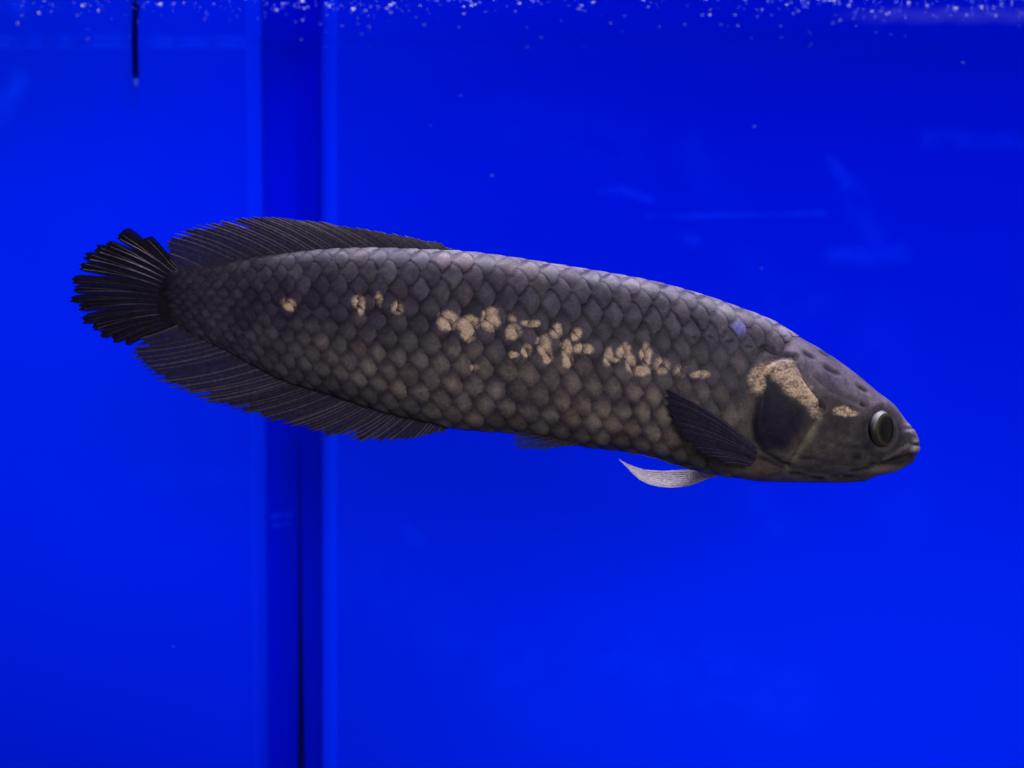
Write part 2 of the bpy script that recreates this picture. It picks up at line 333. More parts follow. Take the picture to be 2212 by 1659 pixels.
def head_tint(qx, qz, u):
    S = np.shape(qx) + (3,)
    def mix(c, b, f): return c + (lin(b) - c) * np.asarray(f)[..., None]
    c = np.broadcast_to(lin((55, 50, 54)), S).copy()
    c = mix(c, (86, 79, 98), sstep(-0.05, -0.85, u))
    c = mix(c, (84, 80, 76), sstep(1590, 1560, qx) * 0.6 + 0.5 * np.exp(-((qx - 1600) / 45) ** 2 - ((qz - 900) / 80) ** 2))
    c = mix(c, (26, 34, 52), 0.75 * np.exp(-((qx - 1608) / 22) ** 2 - ((qz - 830 - (1608 - qx)) / 34) ** 2))
    dark = [(1642, 850), (1650, 812), (1664, 800), (1676, 818), (1684, 845), (1705, 862), (1742, 885), (1737, 917), (1719, 940), (1695, 967), (1652, 972), (1629, 948), (1625, 909)]
    c = mix(c, (20, 18, 36), 0.95 * soft_poly(qx, qz, dark, 10))
    c = mix(c, (86, 82, 76), 0.7 * sstep(16, 4, poly_dist(qx, qz, [(1768, 905), (1745, 945), (1712, 985)])))
    c = mix(c, (40, 38, 44), 0.6 * np.exp(-((qx - 1822) / 34) ** 2 - ((qz - 912) / 20) ** 2))
    c = mix(c, (88, 66, 64), 0.5 * np.exp(-((qx - 1605) / 50) ** 2 - ((qz - 1012) / 16) ** 2))
    c = mix(c, (100, 93, 84), 0.5 * np.exp(-((qx - 1912) / 36) ** 2 - ((qz - 1014) / 10) ** 2))
    mouth = [(1980, 986), (1962, 978), (1939, 984), (1908, 998), (1888, 1003), (1908, 1003), (1945, 1002), (1968, 994)]
    c = mix(c, (30, 26, 36), 0.85 * soft_poly(qx, qz, mouth, 4))
    c = mix(c, (34, 31, 38), 0.7 * sstep(6, 1, poly_dist(qx, qz, [(1890, 1003), (1866, 1012), (1840, 1016)])))
    c = mix(c, (104, 98, 94), 0.6 * sstep(6, 2, poly_dist(qx, qz, [(1965, 958), (1955, 966), (1938, 974), (1908, 990)])))
    for (x, z, rx, rz, w) in [(1975, 968, 9, 6, .6), (1976, 953, 8, 4, .35), (1961, 931, 8, 3, .35), (1959, 917, 7, 3, .3)]:
        c = mix(c, (186, 178, 190), w * np.exp(-((qx - x) / rx) ** 2 - ((qz - z) / rz) ** 2))
    for (x, z, rx, rz, w) in [(1977, 960, 10, 2.5, .9), (1968, 943, 9, 5, .5), (1962, 924, 8, 2.5, .7)]:
        c = mix(c, (30, 26, 36), w * np.exp(-((qx - x) / rx) ** 2 - ((qz - z) / rz) ** 2))
    c = mix(c, (30, 27, 36), 0.55 * np.exp(-((np.hypot((qx - 1903) / 38, (qz - 931) / 53) - 1) / 0.22) ** 2))
    return c
SLOTS = [(1748, 768, 15, 4, 28), (1798, 801, 20, 5, 28), (1864, 840, 15, 4, 32), (1782, 763, 12, 3, 30), (1690, 729, 12, 3, 20), (1864, 875, 7, 4, 30), (1721, 1024, 18, 4, 12),
         (1764, 1034, 16, 4, 4), (1803, 1032, 11, 4, 0), (1832, 1033, 13, 4, 4), (1851, 990, 9, 8, 0), (1745, 992, 20, 3, 8), (1706, 768, 17, 4, 4), (1668, 1000, 34, 5, 24)]
def slots(qx, qz):
    m = np.zeros(np.shape(qx))
    for (x, z, a, b, deg) in SLOTS:
        r = math.radians(deg); dx, dz = qx - x, qz - z
        p = dx * math.cos(r) + dz * math.sin(r); q = -dx * math.sin(r) + dz * math.cos(r)
        m = np.maximum(m, np.exp(-(p / a) ** 4 - (q / b) ** 2))
    return m
HEADLINE = [(1730, 690), (1722, 726), (1700, 752), (1650, 762), (1628, 790), (1612, 830), (1600, 880), (1600, 1050)]   # rear edge of the bare head
def headness(qx, qz):
    z = np.array([p[1] for p in HEADLINE]); x = np.array([p[0] for p in HEADLINE])
    return qx - np.interp(qz, z, x)
GROOVES = [([(1719, 776), (1727, 796), (1737, 821), (1752, 842), (1766, 858), (1776, 880)], 5, 4.5), ([(1774, 885), (1755, 915), (1737, 943), (1718, 975), (1700, 1003)], 7, 4),
           ([(1719, 774), (1700, 772), (1675, 776), (1655, 788), (1640, 806), (1622, 838)], 5, 4), ([(1634, 860), (1626, 909), (1630, 950), (1652, 978), (1700, 1008)], 6, 5),
           ([(1984, 984), (1962, 984), (1939, 992), (1908, 1001), (1886, 1004)], 5, 4), ([(1886, 1004), (1866, 1013), (1838, 1018)], 5, 3), ([(1700, 1006), (1760, 1022), (1850, 1030)], 6, 2.5), ([(1788, 902), (1812, 930), (1850, 950)], 5, 1.6), ([(1778, 948), (1825, 966), (1884, 970)], 5, 1.5), ([(1735, 986), (1790, 1001), (1846, 1006)], 5, 1.5), ([(1886, 970), (1868, 942), (1866, 902)], 4, 1.4), ([(1745, 800), (1790, 842), (1850, 868)], 6, 1.6),
           ([(1985, 961), (1966, 957)], 3, 2.6), ([(1971, 925), (1957, 922)], 3, 1.8), ([(1977, 944), (1963, 939)], 3, 1.2)]

# ------------------------------------------------------------------ the fish
fish = empty('fish', (0, 0, 0))
tag(fish, 'long dark grey fish with gold flecks along its flank swimming to the right', 'fish')

s = np.linspace(0, 1, 560)
X = 341.2 + (1984.9 - 341.2) * (0.5 - 0.5 * np.cos(math.pi * s)) * 0.55 + (1984.9 - 341.2) * s * 0.45
NA = 232
PH = np.linspace(0, 2 * math.pi, NA, endpoint=False)
GX, GP = np.meshgrid(X, PH, indexing='ij')
GZ, GY = section(GX, GP)
QX, QZ = seen(GX, GY, GZ)
U = -np.cos(GP)
head = headness(QX, QZ)
disp = np.zeros_like(GX)
for pts, wd, dp in GROOVES:
    d = poly_dist(QX, QZ, pts); disp -= dp * np.exp(-(d / wd) ** 2)
    disp += dp * 0.35 * np.exp(-((d - 2.2 * wd) / (1.6 * wd)) ** 2)
disp -= 4.5 * slots(QX, QZ)
op = [(1655, 790), (1675, 779), (1700, 775), (1719, 778), (1737, 821), (1768, 860), (1762, 900), (1737, 943), (1700, 1000), (1652, 976), (1630, 948), (1627, 909), (1634, 860)]
disp += 5 * soft_poly(QX, QZ, op, 10)                                       # the gill cover stands proud
re_ = np.hypot((QX - 1906) / 33, (QZ - 928) / 46)
disp -= 16 * sstep(1.05, 0.55, re_); disp += 2.5 * np.exp(-((re_ - 1.2) / 0.2) ** 2)   # socket and rim
disp += 4 * np.exp(-((QX - 1912) / 40) ** 2 - ((QZ - 1012) / 12) ** 2)
disp *= sstep(1460, 1560, QX)
P = to_world(GX, GY, GZ)
dX = np.gradient(P, axis=0); dP = np.roll(P, -1, 1) - np.roll(P, 1, 1)
N = np.cross(dP, dX); N /= np.linalg.norm(N, axis=-1, keepdims=True) + 1e-12
ctr = P.mean(1, keepdims=True)
sgn = np.sign(((P - ctr) * N).sum(-1).mean()); N *= sgn
P = P + N * (disp * K)[..., None]
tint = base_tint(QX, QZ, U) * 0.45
bare = sstep(-14, 6, head)
ht = head_tint(QX, QZ, U)
tint = tint + (ht - tint) * bare[..., None]
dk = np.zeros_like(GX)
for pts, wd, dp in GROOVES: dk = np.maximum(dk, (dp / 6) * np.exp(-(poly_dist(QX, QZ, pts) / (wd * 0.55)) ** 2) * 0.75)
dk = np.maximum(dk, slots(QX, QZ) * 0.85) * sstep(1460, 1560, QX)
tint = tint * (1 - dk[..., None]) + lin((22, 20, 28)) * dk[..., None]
belly_band = sstep(30, 10, np.abs(QZ - (BOTP(QX) - 4))) * 0
alpha = np.clip(bare * (1 - dk), 0, 1)
nX = len(X)
verts = P.reshape(-1, 3); faces = []
for i in range(nX - 1):
    r0 = i * NA; r1 = r0 + NA
    for j in range(NA):
        k = (j + 1) % NA
        faces.append((r0 + j, r0 + k, r1 + k, r1 + j))
nv = len(verts)
verts = np.vstack([verts, P[0].mean(0), P[-1].mean(0)])
faces += [(nv, (j + 1) % NA, j) for j in range(NA)] + [(nv + 1, (nX - 1) * NA + j, (nX - 1) * NA + (j + 1) % NA) for j in range(NA)]
colr = np.c_[tint.reshape(-1, 3), alpha.reshape(-1)]; colr = np.vstack([colr, colr[0], colr[-1]])
uvb = np.c_[QX.ravel() / 1000, QZ.ravel() / 1000]; uvb = np.vstack([uvb, uvb[0], uvb[-1]])
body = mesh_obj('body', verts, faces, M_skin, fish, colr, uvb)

# ------------------------------------------------------------------ scales: each one a plate of its own, rounded edge towards the head
FT = np.linspace(-0.12, 1.12, 240)
_cache = {}
def phi_of(x, fr):
    key = int(round(x / 4))
    if key not in _cache:
        ph = np.linspace(-0.5, math.pi + 0.5, 260); zz, yo = section(np.full_like(ph, key * 4.0), ph)
        sl = np.r_[0, np.cumsum(np.hypot(np.diff(zz), np.diff(yo)))]
        s0 = np.interp(0, ph, sl); s1 = np.interp(math.pi, ph, sl)
        _cache[key] = (ph, (sl - s0) / (s1 - s0), s1 - s0)
    ph, fs, tot = _cache[key]; return np.interp(fr, fs, ph), tot
ROWS = 12
spacing = pchip([340, 430, 560, 750, 950, 1100, 1300, 1500, 1700], [21, 26, 32, 41, 46, 46, 42, 40, 40])
cols = [360.0]
while cols[-1] < 1700: cols.append(cols[-1] + float(spacing(cols[-1])))
RING = [(0.0, 1), (0.42, 14), (0.78, 14), (1.0, 14)]
def scale_geo(x0, f0, dx, vf, side):
    lo = [(0.0, 0.0, 0.0)]
    for r, n in RING[1:]:
        for k in range(n): a = 2 * math.pi * k / n; lo.append((r * math.cos(a), r * math.sin(a), r))
    lo = np.array(lo); a, b, r = lo.T
    sh = 1.0 - 0.10 * np.abs(np.sin(2 * np.arctan2(b, a + 1e-9)))          # a little diamond-like
    xo = np.where(a > 0, a * 0.66, a * 0.86) * dx * sh; fo = b * 0.93 * vf * sh
    jit = rng.normal(0, 0.05, len(a)) * (r > 0.9); tilt = 1.7 + rng.normal(0, 0.25) + 0.8 * float(sstep(0.42, 0.18, f0)); tilt *= 0.35 + 0.65 * float(sstep(0.0, 0.13, f0))
    xx = x0 + xo * (1 + jit); ff = f0 + fo * (1 + jit)
    lift = (0.8 + tilt * (a + 1) + 0.8 * (1 - r * r) - 1.0 * (r > 0.95)) * dx / 44.0
    V, Q, Uu = [], [], []
    for x, fr, lf in zip(xx, ff, lift):
        x = max(x, 346.0)
        p, tot = phi_of(x, fr)
        z, y = section(x, p); e = 0.02
        z1, y1 = section(x, p - e); z2, y2 = section(x, p + e)
        ny, nz = (z2 - z1), -(y2 - y1); ln = math.hypot(ny, nz) + 1e-9; ny, nz = ny / ln, nz / ln
        cz = (TOPP(x) + BOTP(x)) / 2
        if ny * y + nz * (z - cz) < 0: ny, nz = -ny, -nz
        qx, qz = seen(x, y, z)
        V.append(to_world(x, side * (y + ny * lf), z + nz * lf)); Q.append((float(qx) / 1000, float(qz) / 1000)); Uu.append(-math.cos(p))
    Q = np.array(Q); Uu = np.array(Uu)
    F = [(0, 1 + k, 1 + (k + 1) % 14) for k in range(14)]
    for g in range(2):
        o0 = 1 + 14 * g; o1 = o0 + 14
        for k in range(14): F.append((o0 + k, o1 + k, o1 + (k + 1) % 14, o0 + (k + 1) % 14))
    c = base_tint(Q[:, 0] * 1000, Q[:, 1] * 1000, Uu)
    up = float(sstep(0.42, 0.18, f0))
    fade = float(sstep(1480, 1600, x0)) * float(sstep(0.22, 0.34, f0))
    dd = np.hypot((a - 0.35) * np.where(a > 0.35, 0.8, 1.0), b)
    ms = 1 - sstep(0.1, 1.0, dd)
    m = sstep(-0.55 - 0.37 * up, 0.52 - 0.95 * up, a) * (1 - (0.9 - 0.35 * up) * sstep(0.35 + 0.45 * up, 1.0, np.abs(b)))
    m = m * up + ms * (1 - up)
    m = m * (1 - 0.35 * sstep(0.9, 1.0, r))
    m = m + (1 - m) * 0.45 * fade
    br = 1.0 + rng.normal(0, 0.13)
    warm = rng.normal(0, 0.025)
    hue = np.array([1 + warm, 1.0, 1 - warm])
    lowx = float(sstep(0.55, 0.85, f0))
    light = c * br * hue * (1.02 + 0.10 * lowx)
    tailx = float(sstep(900, 450, x0)); light = light * (1 - 0.12 * tailx)
    dark = c * (np.array([0.24, 0.23, 0.35]) + 0.16 * tailx + 0.05 * lowx)
    cc = dark + (light - dark) * m[:, None]
    rs = (0.16 + 0.42 * up) * (1 - 0.55 * tailx) * rng.uniform(0.6, 1.3) * (1 - 0.6 * fade)
    return np.array(V), F, np.c_[xo / dx, fo / vf, np.full(len(xo), rs)], np.c_[cc, sstep(0.08, 0.40, m)], Q
near, rest = [], []
for r_ in range(ROWS):
    f0 = (r_ + 0.5) / ROWS
    for j, xc in enumerate(cols):
        dx = float(spacing(xc)); x0 = xc + (0.5 * dx if r_ % 2 else 0)
        p, tot = phi_of(x0, f0); z, y = section(x0, p); qx, qz = seen(x0, y, z)
        if headness(qx, qz) > -14 or x0 < 356 + 2.2 * abs(r_ - 4): continue
        vf = 1.0 / ROWS
        g = scale_geo(x0, f0 + rng.normal(0, 0.0025), dx * (1 + rng.normal(0, 0.02)), vf, 1)
        size = dx * abs(section(x0, phi_of(x0, f0 + vf / 2)[0])[0] - section(x0, phi_of(x0, f0 - vf / 2)[0])[0])
        near.append((size, g))
        rest.append(scale_geo(x0, f0, dx, vf, -1))
near.sort(key=lambda q: -q[0])
print('near scales', len(near))
for size, (V, F, w2, c, q) in near[:298]: mesh_obj('scale', V, F, M_skin, body, c, q, True, w2[:, :2], w2[:, 2])
V, F, C, Q, W = [], [], [], [], []; n0 = 0
for (v, f, w2, c, q) in [g for _, g in near[298:]] + rest:
    V.append(v); F += [tuple(n0 + i for i in t_) for t_ in f]; C.append(c); Q.append(q); W.append(w2); n0 += len(v)
o = mesh_obj('small_scales', np.vstack(V), F, M_skin, body, np.vstack(C), np.vstack(Q), True, np.vstack(W)[:, :2], np.vstack(W)[:, 2]); o['kind'] = 'stuff'

# ------------------------------------------------------------------ eyes
def vc_material(name, rough, spec, vary=0.3, scale=700):
    t = NT(name); at = t.n('ShaderNodeVertexColor'); at.layer_name = 'tint'
    pos = t.n('ShaderNodeNewGeometry').outputs['Position']; n = t.noise(pos, scale, 3.0)
    c = t.mixc(1.0, at.outputs['Color'], t.mixc(n, (1 - vary,) * 3 + (1,), (1 + vary,) * 3 + (1,)), 'MULTIPLY')
    return t.done(principled(t, c, rough, spec))
M_eye = vc_material('eye_white', 0.4, 0.12); M_iris = vc_material('eye_iris', 0.4, 0.1); M_pupil = simple('eye_pupil', (0.003, 0.003, 0.006, 1), 0.22, 0.25)
def cap(name, centre, ax, rad, axial, a0, a1, mat, parent, colfn, lift=0.0):
    """a piece of an ellipsoid round axis ax between the polar angles a0 and a1"""
    ax = Vector(ax).normalized(); up = Vector((0, 0, 1)); e1 = up.cross(ax).normalized(); e2 = ax.cross(e1)
    V, F, C = [], [], []; na, nb = 14, 40
    for i in range(na + 1):
        a = a0 + (a1 - a0) * i / na
        for j in range(nb):
            b = 2 * math.pi * j / nb
            rr = (rad + lift) * math.sin(a); q = (axial + lift) * math.cos(a)
            V.append(Vector(centre) + (e1 * (rr * math.cos(b)) + e2 * (rr * math.sin(b)) + ax * q) * K); C.append(colfn(a, b))
    for i in range(na):
        for j in range(nb): F.append((i * nb + j, i * nb + (j + 1) % nb, (i + 1) * nb + (j + 1) % nb, (i + 1) * nb + j))
    return mesh_obj(name, V, F, mat, parent, np.array(C))
def eye(side):
    ex, ez = 1905.0, 927.0
    yb = float(yc(ex)); w = float(WID(ex)); yo = -side * (w - 11)
    ya = yb - (w - 11); gx, gz = unseen(ex, ez, ya)
    c = ((gx - 1106) * K, (yb + yo) * K, (829.5 - gz) * K)
    ax = (0.66, -0.75 * side, 0.02)
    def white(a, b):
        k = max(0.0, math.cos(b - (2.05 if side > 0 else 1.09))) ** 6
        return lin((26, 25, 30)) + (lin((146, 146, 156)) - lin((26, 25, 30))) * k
    def iris(a, b):
        return lin((48, 46, 38)) * (0.30 + 0.8 * max(0, math.cos((a - 1.02) * 5)))
    e = cap('eye', c, ax, 41, 17, 0.9, 2.2, M_eye, fish, white)
    cap('iris', c, ax, 41, 17, 0.56, 0.98, M_iris, e, iris, 0.6)
    cap('pupil', c, ax, 41, 17, 0.0, 0.62, M_pupil, e, lambda a, b: (0, 0, 0), 0.9)
eye(1); eye(-1)

# ------------------------------------------------------------------ fins
def fin_material(name, alpha, rough=0.55, trans=0.35, freq=500):
    t = NT(name); at = t.n('ShaderNodeVertexColor'); at.layer_name = 'tint'
    pos = t.n('ShaderNodeNewGeometry').outputs['Position']; n = t.noise(pos, freq, 4.0, 0.7)
    c = t.mixc(1.0, at.outputs['Color'], t.mixc(t.step(n, 0.3, 0.7), (0.7, 0.7, 0.75, 1), (1.3, 1.28, 1.25, 1)), 'MULTIPLY')
    p = principled(t, c, rough, 0.04)
    tr = t.n('ShaderNodeBsdfTranslucent'); t.put(tr.inputs[0], c)
    m1 = t.n('ShaderNodeMixShader'); m1.inputs[0].default_value = trans; t.t.links.new(p, m1.inputs[1]); t.t.links.new(tr.outputs[0], m1.inputs[2])
    tp = t.n('ShaderNodeBsdfTransparent'); m2 = t.n('ShaderNodeMixShader')
    t.put(m2.inputs[0], t.math('MULTIPLY', at.outputs['Alpha'], alpha))
    t.t.links.new(tp.outputs[0], m2.inputs[1]); t.t.links.new(m1.outputs[0], m2.inputs[2])
    return t.done(m2.outputs[0])
M_mem = fin_material('fin_membrane', 1.0); M_ray = fin_material('fin_ray', 1.0, 0.5, 0.15)
def fin(name, base, tips, yfn, col_in, col_out, ray_in, ray_out, frac, r0, r1, bend=0.0, alpha_out=1.0, notch=0.05, blade=None, label=None, base_in=0.0, nS=10, pale=None, memcol=None):
    """base/tips: (n,2) plan points; yfn(k, s) lateral depth (absolute); frac[k] how far the membrane after ray k reaches"""
    n = len(base); base = np.asarray(base, float); tips = np.asarray(tips, float)
    def pt(k, s):                       # k may be fractional
        i = min(int(k), n - 2); q = k - i
        b = base[i] * (1 - q) + base[i + 1] * q; t_ = tips[i] * (1 - q) + tips[i + 1] * q
        d = t_ - b; nrm = np.array([-d[1], d[0]])
        return b + d * s + nrm * bend * 4 * s * (1 - s)
    def w3(k, s, extra=0.0, off=(0, 0)):
        p = pt(k, s) + np.array(off); y = yfn(k, s) + extra; gx, gz = unseen(p[0], p[1], y)
        return ((gx - 1106) * K, y * K, (829.5 - gz) * K)
    V, F, C = [], [], []
    ci, co = lin(col_in), lin(col_out)
    for k in range(n - 1):
        al = alpha_out
        if memcol: (c0, c1, al) = memcol(k); ci, co = lin(c0), lin(c1)
        o0 = len(V); nq = 4
        for si in range(nS + 1):
            for qi in range(nq + 1):
                q = qi / nq; s = si / nS
                lim = frac[k] * (1 - notch * math.sin(math.pi * q)) + (1 - frac[k]) * (abs(2 * q - 1) ** 6) * 0.9
                s2 = -base_in * (1 - s) + s * lim
                V.append(w3(k + q, s2, -1.2 * math.sin(math.pi * q))); 
                m = 0.8 + 0.35 * abs(2 * q - 1); C.append(tuple((ci + (co - ci) * s2) * m) + (1 + (al - 1) * max(s2, 0) ** 0.7,))
        for si in range(nS):
            for qi in range(nq):
                a = o0 + si * (nq + 1) + qi; F.append((a, a + 1, a + nq + 2, a + nq + 1))
    mem = mesh_obj(name, V, F, M_mem, fish, np.array(C))
    if label: mem['label'] = label
    ri, ro = lin(ray_in), lin(ray_out)
    for k in range(n):
        V, F, C = [], [], []
        kk = min(max(k, 0), n - 1); rv = rng.uniform(0.45, 1.25)
        L = 1.0 + rng.uniform(-0.06, 0.004)
        for si in range(nS + 1):
            s = si / nS * L
            p = np.array(pt(kk, s)); p2 = np.array(pt(kk, s + 0.02)); d = p2 - p; d /= np.hypot(*d) + 1e-9; nn = np.array([-d[1], d[0]])
            wv = (r0 * (1 - s) + r1 * s) * (0.6 + 0.5 * rv) if blade is None else blade(k, s)
            th = max(0.8, min(r0, 1.5) * (1 - 0.6 * s))
            if si == nS: wv *= 0.8 if blade else 0.4
            for j in range(6):
                a = math.pi * j / 3; off = nn * (wv * math.cos(a)); V.append(w3(kk, s, -th * math.sin(a) - 0.6, off))
                C.append(tuple((ri + (ro - ri) * min(s, 1)) * rv * (0.9 + (0.35 if pale is None else 4.0 * pale(k)) * (j in ((1, 2) if pale is None else (1,))))) + (1 + (alpha_out - 1) * max(s, 0) ** 2 * 0.6,))
        for si in range(nS):
            for j in range(6):
                a = si * 6; F.append((a + j, a + (j + 1) % 6, a + 6 + (j + 1) % 6, a + 6 + j))
        F += [tuple(range(6))[::-1], tuple(nS * 6 + j for j in range(6))]
        mesh_obj('fin_ray', V, F, M_ray, mem, np.array(C))
    return mem
wav = lambda a, b, c: a * math.sin(b + c)
# dorsal fin
n = 54; u = np.linspace(0, 1, n)
bx = 388 + 610 * u ** 0.62; db = np.c_[bx, TOPP(bx) + 5]
dt = along([(366, 560), (357, 540), (356, 524), (371, 506), (407, 491), (440, 481), (470, 477), (516, 469), (550, 467), (606, 468), (670, 476), (736, 488), (802, 496), (868, 508), (934, 522), (1000, 545)], u)
dt[:, 1] += rng.normal(0, 1.2, n)
fr = 0.965 + rng.uniform(-0.03, 0.02, n) - 0.10 * (rng.random(n) < 0.16)
ks = int(np.argmin(np.hypot(dt[:, 0] - 478, dt[:, 1] - 477))); fr[ks] = 0.72
fin('dorsal_fin', db, dt, lambda k, s: float(yc(600)) * 0.4 + s * wav(7, k * 0.23, 1.0), (44, 40, 56), (38, 35, 50), (48, 44, 58), (74, 68, 84), fr, 2.0, 1.6, 0.04, 1.0, 0.04,
    memcol=lambda k: ((46 + 12 * min(1, k / 36), 42 + 12 * min(1, k / 36), 54), (32 + 52 * max(0, min(1, (k - 14) / 28)), 29 + 52 * max(0, min(1, (k - 14) / 28)), 42 + 44 * max(0, min(1, (k - 14) / 28))), 0.955))
# anal fin
n = 62; u = np.linspace(0, 1, n)
bx = 384 + 598 * u ** 0.72; ab = np.c_[bx, BOTP(bx) - 6]
atp = along([(300, 735), (276, 757), (285, 778), (308, 797), (321, 811), (351, 830), (371, 841), (427, 861), (463, 873), (526, 892), (559, 904), (606, 914), (670, 931), (703, 946), (724, 940), (779, 954), (835, 953), (884, 950), (934, 939), (979, 926)], u)
atp += rng.normal(0, 1.8, (n, 2))
fr = 0.95 + rng.uniform(-0.05, 0.03, n) - 0.12 * (rng.random(n) < 0.18)
fin('anal_fin', ab, atp, lambda k, s: 4 + s * wav(8, k * 0.3, 0.4), (44, 40, 52), (32, 29, 43), (46, 42, 56), (48, 44, 58), fr, 2.6, 2.0, -0.03, 0.955, 0.07)
# caudal fin
cb = resample([(400, 592), (384, 600), (374, 616), (370, 640), (371, 664), (378, 686), (392, 704)], 17)
ct = np.array([(343, 545), (306, 521), (254, 508), (231, 525), (206, 537), (185, 553), (169, 574), (156, 604), (154, 626), (158, 647), (170, 664), (180, 690), (200, 708), (221, 722), (245, 734), (268, 737), (294, 731)], float)
nl = len(ct); dsp = np.hypot(*np.diff(ct, axis=0).T); bsp = np.hypot(*np.diff(cb, axis=0).T)
GAP = {1: 4, 2: 15, 3: 3, 4: 5, 5: 6, 6: 15, 7: 3, 8: 5, 9: 3, 10: 9, 11: 4, 12: 8, 13: 6, 14: 4}
PALE = {1: 0.5, 2: 0.8, 3: 0.9, 4: 1.0, 5: 0.8, 6: 0.45, 8: 0.25, 10: 0.2, 12: 0.25}
def cpt(k, s): return cb[k] + (ct[k] - cb[k]) * s + np.array([-(ct[k] - cb[k])[1], (ct[k] - cb[k])[0]]) * 0.03 * 4 * s * (1 - s)
def cy(k, s): return 8 + 34 * s + 2.0 * math.sin(k * 1.7) * s
def c3(p, y): gx, gz = unseen(p[0], p[1], y); return ((gx - 1106) * K, y * K, (829.5 - gz) * K)
V, F, C = [], [], []
NS = 16
for k in range(nl):                                    # one dark lobe round each ray; the lobes join up and only part towards the edge
    o0 = len(V); Lk = 1 + rng.uniform(-0.03, 0.02)
    for si in range(NS + 1):
        s = -0.10 + (Lk + 0.10) * si / NS
        d = ct[k] - cb[k]; nn = np.array([-d[1], d[0]]) / np.hypot(*d)
        if nn[1] < 0: nn = -nn                          # towards the next ray (downwards on the plan)
        hw = []
        for q in (k - 1, k):
            if 0 <= q < nl - 1:
                half = 0.56 * (bsp[q] * (1 - s) + dsp[q] * s); g = GAP.get(q, 2.0) * 0.8
                s0 = 0.88 - 0.03 * g
                half -= 0.5 * g * float(sstep(s0, 1.0, s)) + 0.25 * float(sstep(0.2, 0.5, s)) * (g > 3.5)
            else: half = 2.5
            hw.append(half * (1 - 0.35 * float(sstep(0.94 * Lk, Lk, s))))
        for qi in range(5):
            q = qi / 2 - 1; off = nn * (hw[1] * q if q > 0 else hw[0] * q)
            fray = 0.02 * math.sin(k * 5 + qi * 2.4) * (si == NS)
            V.append(c3(cpt(k, s + fray) + off, cy(k, s) - 1.6 * (1 - abs(q)) - 0.3 * (k % 2)))
            c = lin((28, 25, 38)) + (lin((15, 13, 24)) - lin((28, 25, 38))) * max(0, s)
            C.append(tuple(c * (1.0 + 0.25 * (abs(q) < 0.2))) + (1 - 0.12 * max(0, s) ** 2 * (abs(q) > 0.6),))
    for si in range(NS):
        for qi in range(4): i0 = o0 + si * 5 + qi; F.append((i0, i0 + 1, i0 + 6, i0 + 5))
caudal = mesh_obj('caudal_fin', V, F, M_mem, fish, np.array(C))
for k in range(nl):
    for br_ in (-1, 1):                                 # each ray forks half way out
        V, F, C = [], [], []
        pl = PALE.get(k, 0.08) * (1.0 if br_ < 0 else 0.35)
        for si in range(11):
            s = -0.06 + 1.0 * si / 10; w = 0.2 * float(dsp[min(k, nl - 2)]) * max(0, s - 0.35) / 0.65
            d = ct[k] - cb[k]; nn = np.array([-d[1], d[0]]) / np.hypot(*d)
            p = cpt(k, s) + nn * br_ * w; rr = 0.9 + 0.5 * pl - 0.3 * s
            for j in range(5):
                a_ = 2 * math.pi * j / 5; V.append(c3(p + nn * rr * math.cos(a_), cy(k, s) - 1.8 + rr * math.sin(a_)))
                m_ = pl * float(sstep(0.05, 0.4, s)) * (0.6 + 0.4 * math.sin(s * 9 + k)); C.append(tuple(lin((34, 31, 44)) + (lin((138, 128, 150)) - lin((34, 31, 44))) * m_) + (1.0,))
        for si in range(10):
            for j in range(5): F.append((si * 5 + j, si * 5 + (j + 1) % 5, si * 5 + 5 + (j + 1) % 5, si * 5 + 5 + j))
        mesh_obj('fin_ray', V, F, M_ray, caudal, np.array(C))
# near pectoral fin, folded back along the flank
up = resample([(1627, 970), (1587, 939), (1544, 897), (1504, 864), (1462, 842), (1436, 839)], 30)
n = 13
pb = resample([(1634, 972), (1634, 990), (1620, 1006)], n)
pt_ = along([(1436, 840), (1435, 852), (1438, 872), (1444, 892), (1452, 910), (1462, 930), (1475, 948), (1494, 966), (1516, 981), (1556, 1000)], np.linspace(0, 1, n))
fin('pectoral_fin', pb, pt_, lambda k, s: -88 - 34 * math.sin(min(s, 1) * 2.2) - 0.6 * k, (38, 34, 50), (28, 25, 44), (42, 38, 56), (38, 34, 54), [0.985] * n, 1.6, 1.2, 0.045, 1.0, 0.03,
    blade=lambda k, s: (4.2 if k == 0 else 2.3) * (1 - 0.4 * min(s, 1)), pale=lambda k: 0.5 if k == 0 else 0.08, label='near pectoral fin, dark and folded back over the flank')
# far pectoral fin, pale, hanging below the belly
n = 9
pb = resample([(1556, 1018), (1552, 1028)], n)
uu = np.linspace(0, 1, n)
class FarFin: pass
edge_up = along([(1556, 1016), (1487, 1014), (1434, 1017), (1395, 1015), (1362, 1006), (1337, 992)], np.linspace(0, 1, 12))
edge_lo = along([(1552, 1028), (1524, 1036), (1494, 1049), (1454, 1054), (1411, 1050), (1378, 1035), (1337, 992)], np.linspace(0, 1, 12))
V, F, C = [], [], []
for i in range(12):
    for j in range(n):
        q = j / (n - 1); p = edge_up[i] * (1 - q) + edge_lo[i] * q; y = 30 + (130 - 60 * q) * min(1, i / 5) + 6 * math.sin(q * 3.1)
        gx, gz = unseen(p[0], p[1], y); V.append(((gx - 1106) * K, y * K, (829.5 - gz) * K))
        C.append(tuple(lin((156, 148, 156)) * (0.94 + 0.06 * math.sin(q * 17 + i * 0.4))) + (1.0,))
for i in range(11):
    for j in range(n - 1): a = i * n + j; F.append((a, a + 1, a + n + 1, a + n))
far = mesh_obj('pectoral_fin', V, F, M_mem, fish, np.array(C)); far['label'] = 'far pectoral fin, pale and curved below the belly'
